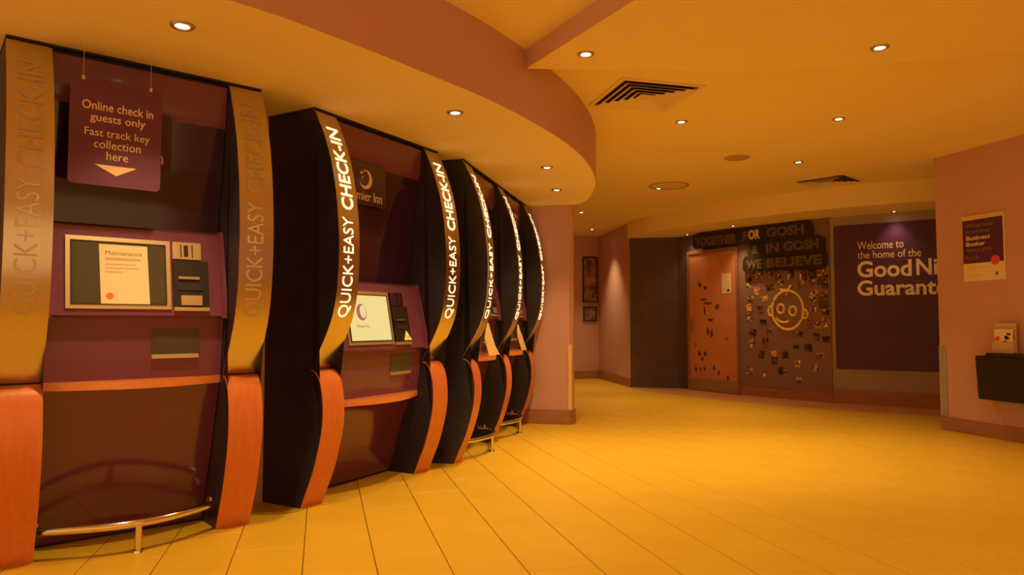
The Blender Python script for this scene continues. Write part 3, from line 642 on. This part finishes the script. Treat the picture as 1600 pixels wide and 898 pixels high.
word('&', 0.27, 2.04, 0.11, 0.13, 'signletter'); word('IN', 0.49, 2.045, 0.20, 0.135, 'signletter'); word('GOSH', 0.76, 2.05, 0.50, 0.135, 'signletter')
word('WE', 0.17, 1.83, 0.25, 0.135, 'signletter'); word('BELIEVE', 0.50, 1.835, 0.80, 0.135, 'signletter')
for xx in (-0.5, 0.3, 1.0): obj('sign_bracket', bx(xx, xx + 0.04, -0.046, 0.0, 2.28, 2.36), M['signblack'], sg)

# ------------------------------------------------------------------ far wall: photo collage
mu = empty('photo_collage', (FC[0], FC[1], 0), FC[2], 'mauve photo collage panel with an amber line drawing of a smiling face', 'wall collage')
obj('collage_panel', bx(0.045, 1.37, -0.010, -0.0005, 0.14, 2.44), M['mauve'], mu)
PTS = [(0.172, 1.656), (0.357, 1.75), (0.502, 1.742), (0.498, 1.56), (0.296, 1.516), (0.202, 1.405), (0.417, 1.4), (0.347, 1.248), (0.165, 1.282), (0.175, 1.188), (0.174, 1.112), (0.388, 1.064), (0.216, 0.92), (0.475, 0.943), (0.213, 0.766), (0.417, 0.81), (0.415, 0.719), (0.357, 0.606), (0.545, 0.622), (0.554, 0.533), (0.716, 0.618), (0.876, 0.721), (1.049, 0.716), (1.215, 0.616), (0.891, 0.497), (1.143, 0.46), (0.16, 0.363), (0.396, 0.334), (0.659, 0.388), (0.907, 0.284), (0.931, 0.907), (1.086, 1.044), (1.195, 1.025), (1.30, 1.063), (1.162, 0.862), (1.30, 0.837), (1.13, 1.246), (1.12, 1.374), (1.28, 1.329), (1.30, 1.20), (0.976, 1.58), (1.118, 1.603), (1.238, 1.617), (1.31, 1.55), (1.131, 1.719), (0.814, 1.73), (0.663, 1.624), (1.155, 1.457), (1.26, 1.73), (1.31, 1.66), (1.001, 1.70), (1.29, 1.44), (0.278, 1.74), (0.622, 1.73)]
KD = {0: 0, 2: 4, 3: 0, 4: 3, 5: 1, 6: 3, 7: 2, 8: 3, 9: 4, 10: 1, 11: 2, 13: 4, 18: 3, 19: 2, 22: 2, 26: 1, 27: 1, 29: 1, 38: 0, 41: 1, 42: 2, 45: 0}
for i, (x, z) in enumerate(PTS):
    k = KD.get(i, random.choice((0, 1, 2, 4))); s = random.uniform(0.040, 0.055); h = s * random.choice((0.8, 1.0, 1.25))
    if i == 0: h = 0.085; s = 0.04
    if i == 38: s, h = 0.065, 0.09
    an = random.uniform(-0.25, 0.25); c_, s_ = math.cos(an), math.sin(an)
    pts = [(c_ * a - s_ * b, s_ * a + c_ * b) for a, b in ((-s, -h), (s, -h), (s, h), (-s, h))]
    o = obj('photo', pr(pts, -0.0012, 0, 'y'), PH[k], mu); o.location = (min(x, 1.30), -0.011 - 0.0015 * (i % 3), z)
# the face: a line drawing in relief
em = bmesh.new(); y0 = -0.018
E0 = lambda cx, cz, rx, rz, a0=0, a1=360, n=32: [(cx + rx * math.cos(math.radians(a0 + (a1 - a0) * k / n)), y0, cz + rz * math.sin(math.radians(a0 + (a1 - a0) * k / n))) for k in range(n + 1)]
def line(name, pts, r=0.016):
    bm = bmesh.new(); tube(bm, pts, r, 8); obj(name, bm, M['emblem'], fe)
fe = obj('face_drawing', tube(em, E0(0.765, 1.235, 0.232, 0.27), 0.019, 8, cap=False), M['emblem'], mu)
line('eye', E0(0.665, 1.255, 0.050, 0.062)); line('eye', E0(0.842, 1.222, 0.050, 0.062))
line('smile', E0(0.71, 1.17, 0.125, 0.105, 205, 305, 12), 0.016)
line('ear', E0(0.522, 1.225, 0.045, 0.070, 60, 310, 14)); line('ear', E0(1.008, 1.18, 0.045, 0.062, -130, 120, 14))
line('hair', [(0.66, y0, 1.525), (0.72, y0, 1.515), (0.80, y0, 1.515)]); line('hair', [(0.745, y0, 1.44), (0.775, y0, 1.52), (0.825, y0, 1.585)])

# ------------------------------------------------------------------ far wall: welcome banner
bn = empty('welcome_banner', (FD[0], FD[1], 0), FD[2], 'wide deep purple welcome banner on the greyed far wall', 'banner')
obj('banner_panel', bx(0.045, 1.95, -0.018, -0.001, 0.455, 2.335, 0.003), M['banner'], bn)
for body, x, z, ww, hh, bo, m in (('Welcome to', 0.330, 1.985 + 0.02, 0.53, 0.105, 0.004, 'letter'), ('the home of the', 0.328, 1.885, 0.72, 0.10, 0.004, 'letter'), ('Good', 0.322, 1.640, 0.620, 0.215, 0.024, 'letterw'), ('Night', 0.992, 1.585, 0.55, 0.272, 0.024, 'letterw'), ('Guarantee', 0.318, 1.405, 1.13, 0.200, 0.024, 'letterw')):
    text_on('banner_lettering', body, M[m], bn, x, z, -0.0195, w=ww, h=hh, bold=bo, ext=0.0012)

# ------------------------------------------------------------------ right wall: poster, black box, leaflets
FR = (5.98, 5.78, -math.pi / 2)
po = empty('wall_poster', local(FR, 0, 0, 0), FR[2], 'dark purple business poster with a red dot on the right wall', 'poster')
obj('poster_back', bx(0.318, 0.745, -0.016, -0.001, 1.450, 2.068, 0.002), M['paper'], po)
obj('poster_print', bx(0.320, 0.738, -0.0175, -0.016, 1.618, 2.030), M['banner'], po)
obj('top_rail', bx(0.316, 0.747, -0.022, -0.012, 2.034, 2.072, 0.002), M['guard'], po)
for body, z, ww, m in (('When time', 1.957, 0.29, 'dim'), ('is money', 1.895, 0.25, 'dim'), ('Business', 1.838, 0.25, 'letter'), ('Booker', 1.780, 0.20, 'letter'), ('saves you', 1.715, 0.26, 'dim'), ('both', 1.655, 0.13, 'dim')):
    text_on('poster_lettering', body, M[m], po, 0.357, z, -0.0185, w=ww, h=0.042, bold=0.015 if m == 'letter' else 0, ext=0.0008)
obj('red_dot', pr([(0.655 + 0.043 * math.cos(2 * math.pi * k / 24), 1.632 + 0.043 * math.sin(2 * math.pi * k / 24)) for k in range(24)], -0.0205, -0.0175, 'y'), M['red'], po)
for z, ww in ((1.575, 0.21), (1.560, 0.08), (1.500, 0.13)):
    obj('poster_small_print', bx(0.375, 0.375 + ww, -0.0168, -0.016, z, z + 0.005), M['faint'], po)
moon = bmesh.new(); prism(moon, [(0.665 + 0.018 * math.cos(2 * math.pi * k / 16), 1.508 + 0.018 * math.sin(2 * math.pi * k / 16)) for k in range(16)], -0.018, -0.016, 'y')
obj('poster_emblem', moon, M['print'], po)
bb = empty('wall_box', local(FR, 0, 0, 0), FR[2], 'black box mounted low on the right wall, cut by the picture edge', 'box')
bm = bmesh.new()
V8 = [(0.520, 0.0), (1.15, 0.0), (1.15, -0.16), (0.535, -0.16)]
lo_ = [bm.verts.new((x + (0.02 if x < 1 else 0), y, 0.360)) for x, y in V8]; hi_ = [bm.verts.new((x, y, 0.755)) for x, y in V8]
bm.faces.new(lo_); bm.faces.new(hi_[::-1])
for i in range(4): bm.faces.new((lo_[i], hi_[i], hi_[(i + 1) % 4], lo_[(i + 1) % 4]))
bmesh.ops.recalc_face_normals(bm, faces=bm.faces); bmesh.ops.bevel(bm, geom=list(bm.edges), offset=0.008, segments=2, affect='EDGES')
obj('body', bm, M['ink'], bb)
obj('lid', bx(0.65, 1.12, -0.165, -0.002, 0.752, 0.782, 0.006), M['ink'], bb)
lh = empty('leaflet_holder', local(FR, 0, -0.06, 0.783), FR[2], 'small pale leaflet holder with red and dark leaflets on the black wall box', 'leaflet holder')
obj('holder_back', bx(0.655, 0.86, 0.010, 0.016, 0.0, 0.27, 0.003), M['clear'], lh)
obj('holder_front', bx(0.655, 0.86, -0.030, -0.026, 0.0, 0.10, 0.001), M['clear'], lh)
for xx in (0.655, 0.856): obj('holder_side', bx(xx, xx + 0.004, -0.028, 0.012, 0.0, 0.12), M['clear'], lh)
obj('holder_base', bx(0.655, 0.86, -0.028, 0.012, 0.0, 0.006), M['clear'], lh)
lf = obj('leaflet', bx(0.668, 0.848, -0.018, -0.012, 0.008, 0.215, 0.001), M['paper'], lh)
for k, (x, z, r, m) in enumerate(((0.70, 0.13, 0.035, 'red'), (0.79, 0.14, 0.03, 'ink'), (0.81, 0.17, 0.028, 'ink'), (0.77, 0.10, 0.03, 'red'), (0.80, 0.075, 0.035, 'ink'))):
    b_ = bmesh.new(); blob(b_, x, z, r, -0.018, sq=0.7); obj('leaflet_print', b_, M[m], lf)

# ------------------------------------------------------------------ corridor pictures
def picture(x0, x1, z0, z1, label, m1):
    t = empty('wall_picture', (x0, 12.74, z0), 0, label, 'picture', 'pictures on the corridor end wall')
    w_, h_ = x1 - x0, z1 - z0
    fr = bmesh.new()
    for q in ((0, w_, 0, 0.02), (0, w_, h_ - 0.02, h_), (0, 0.02, 0.02, h_ - 0.02), (w_ - 0.02, w_, 0.02, h_ - 0.02)): box(fr, q[0], q[1], -0.025, 0, q[2], q[3])
    obj('frame', fr, M['ink'], t)
    obj('print', bx(0.02, w_ - 0.02, -0.015, -0.004, 0.02, h_ - 0.02), m1, t)
picture(4.81, 5.11, 1.45, 2.32, 'tall dark blurred picture on the corridor end wall', mat('dark abstract print', (0.10, 0.05, 0.045), 0.6, noise=(6, (0.50, 0.27, 0.18), 0.12)))
picture(4.82, 5.09, 1.09, 1.37, 'small squarish picture below the tall one in the corridor', mat('pale abstract print', (0.40, 0.26, 0.18), 0.6, noise=(9, (0.16, 0.09, 0.07), 0.10)))
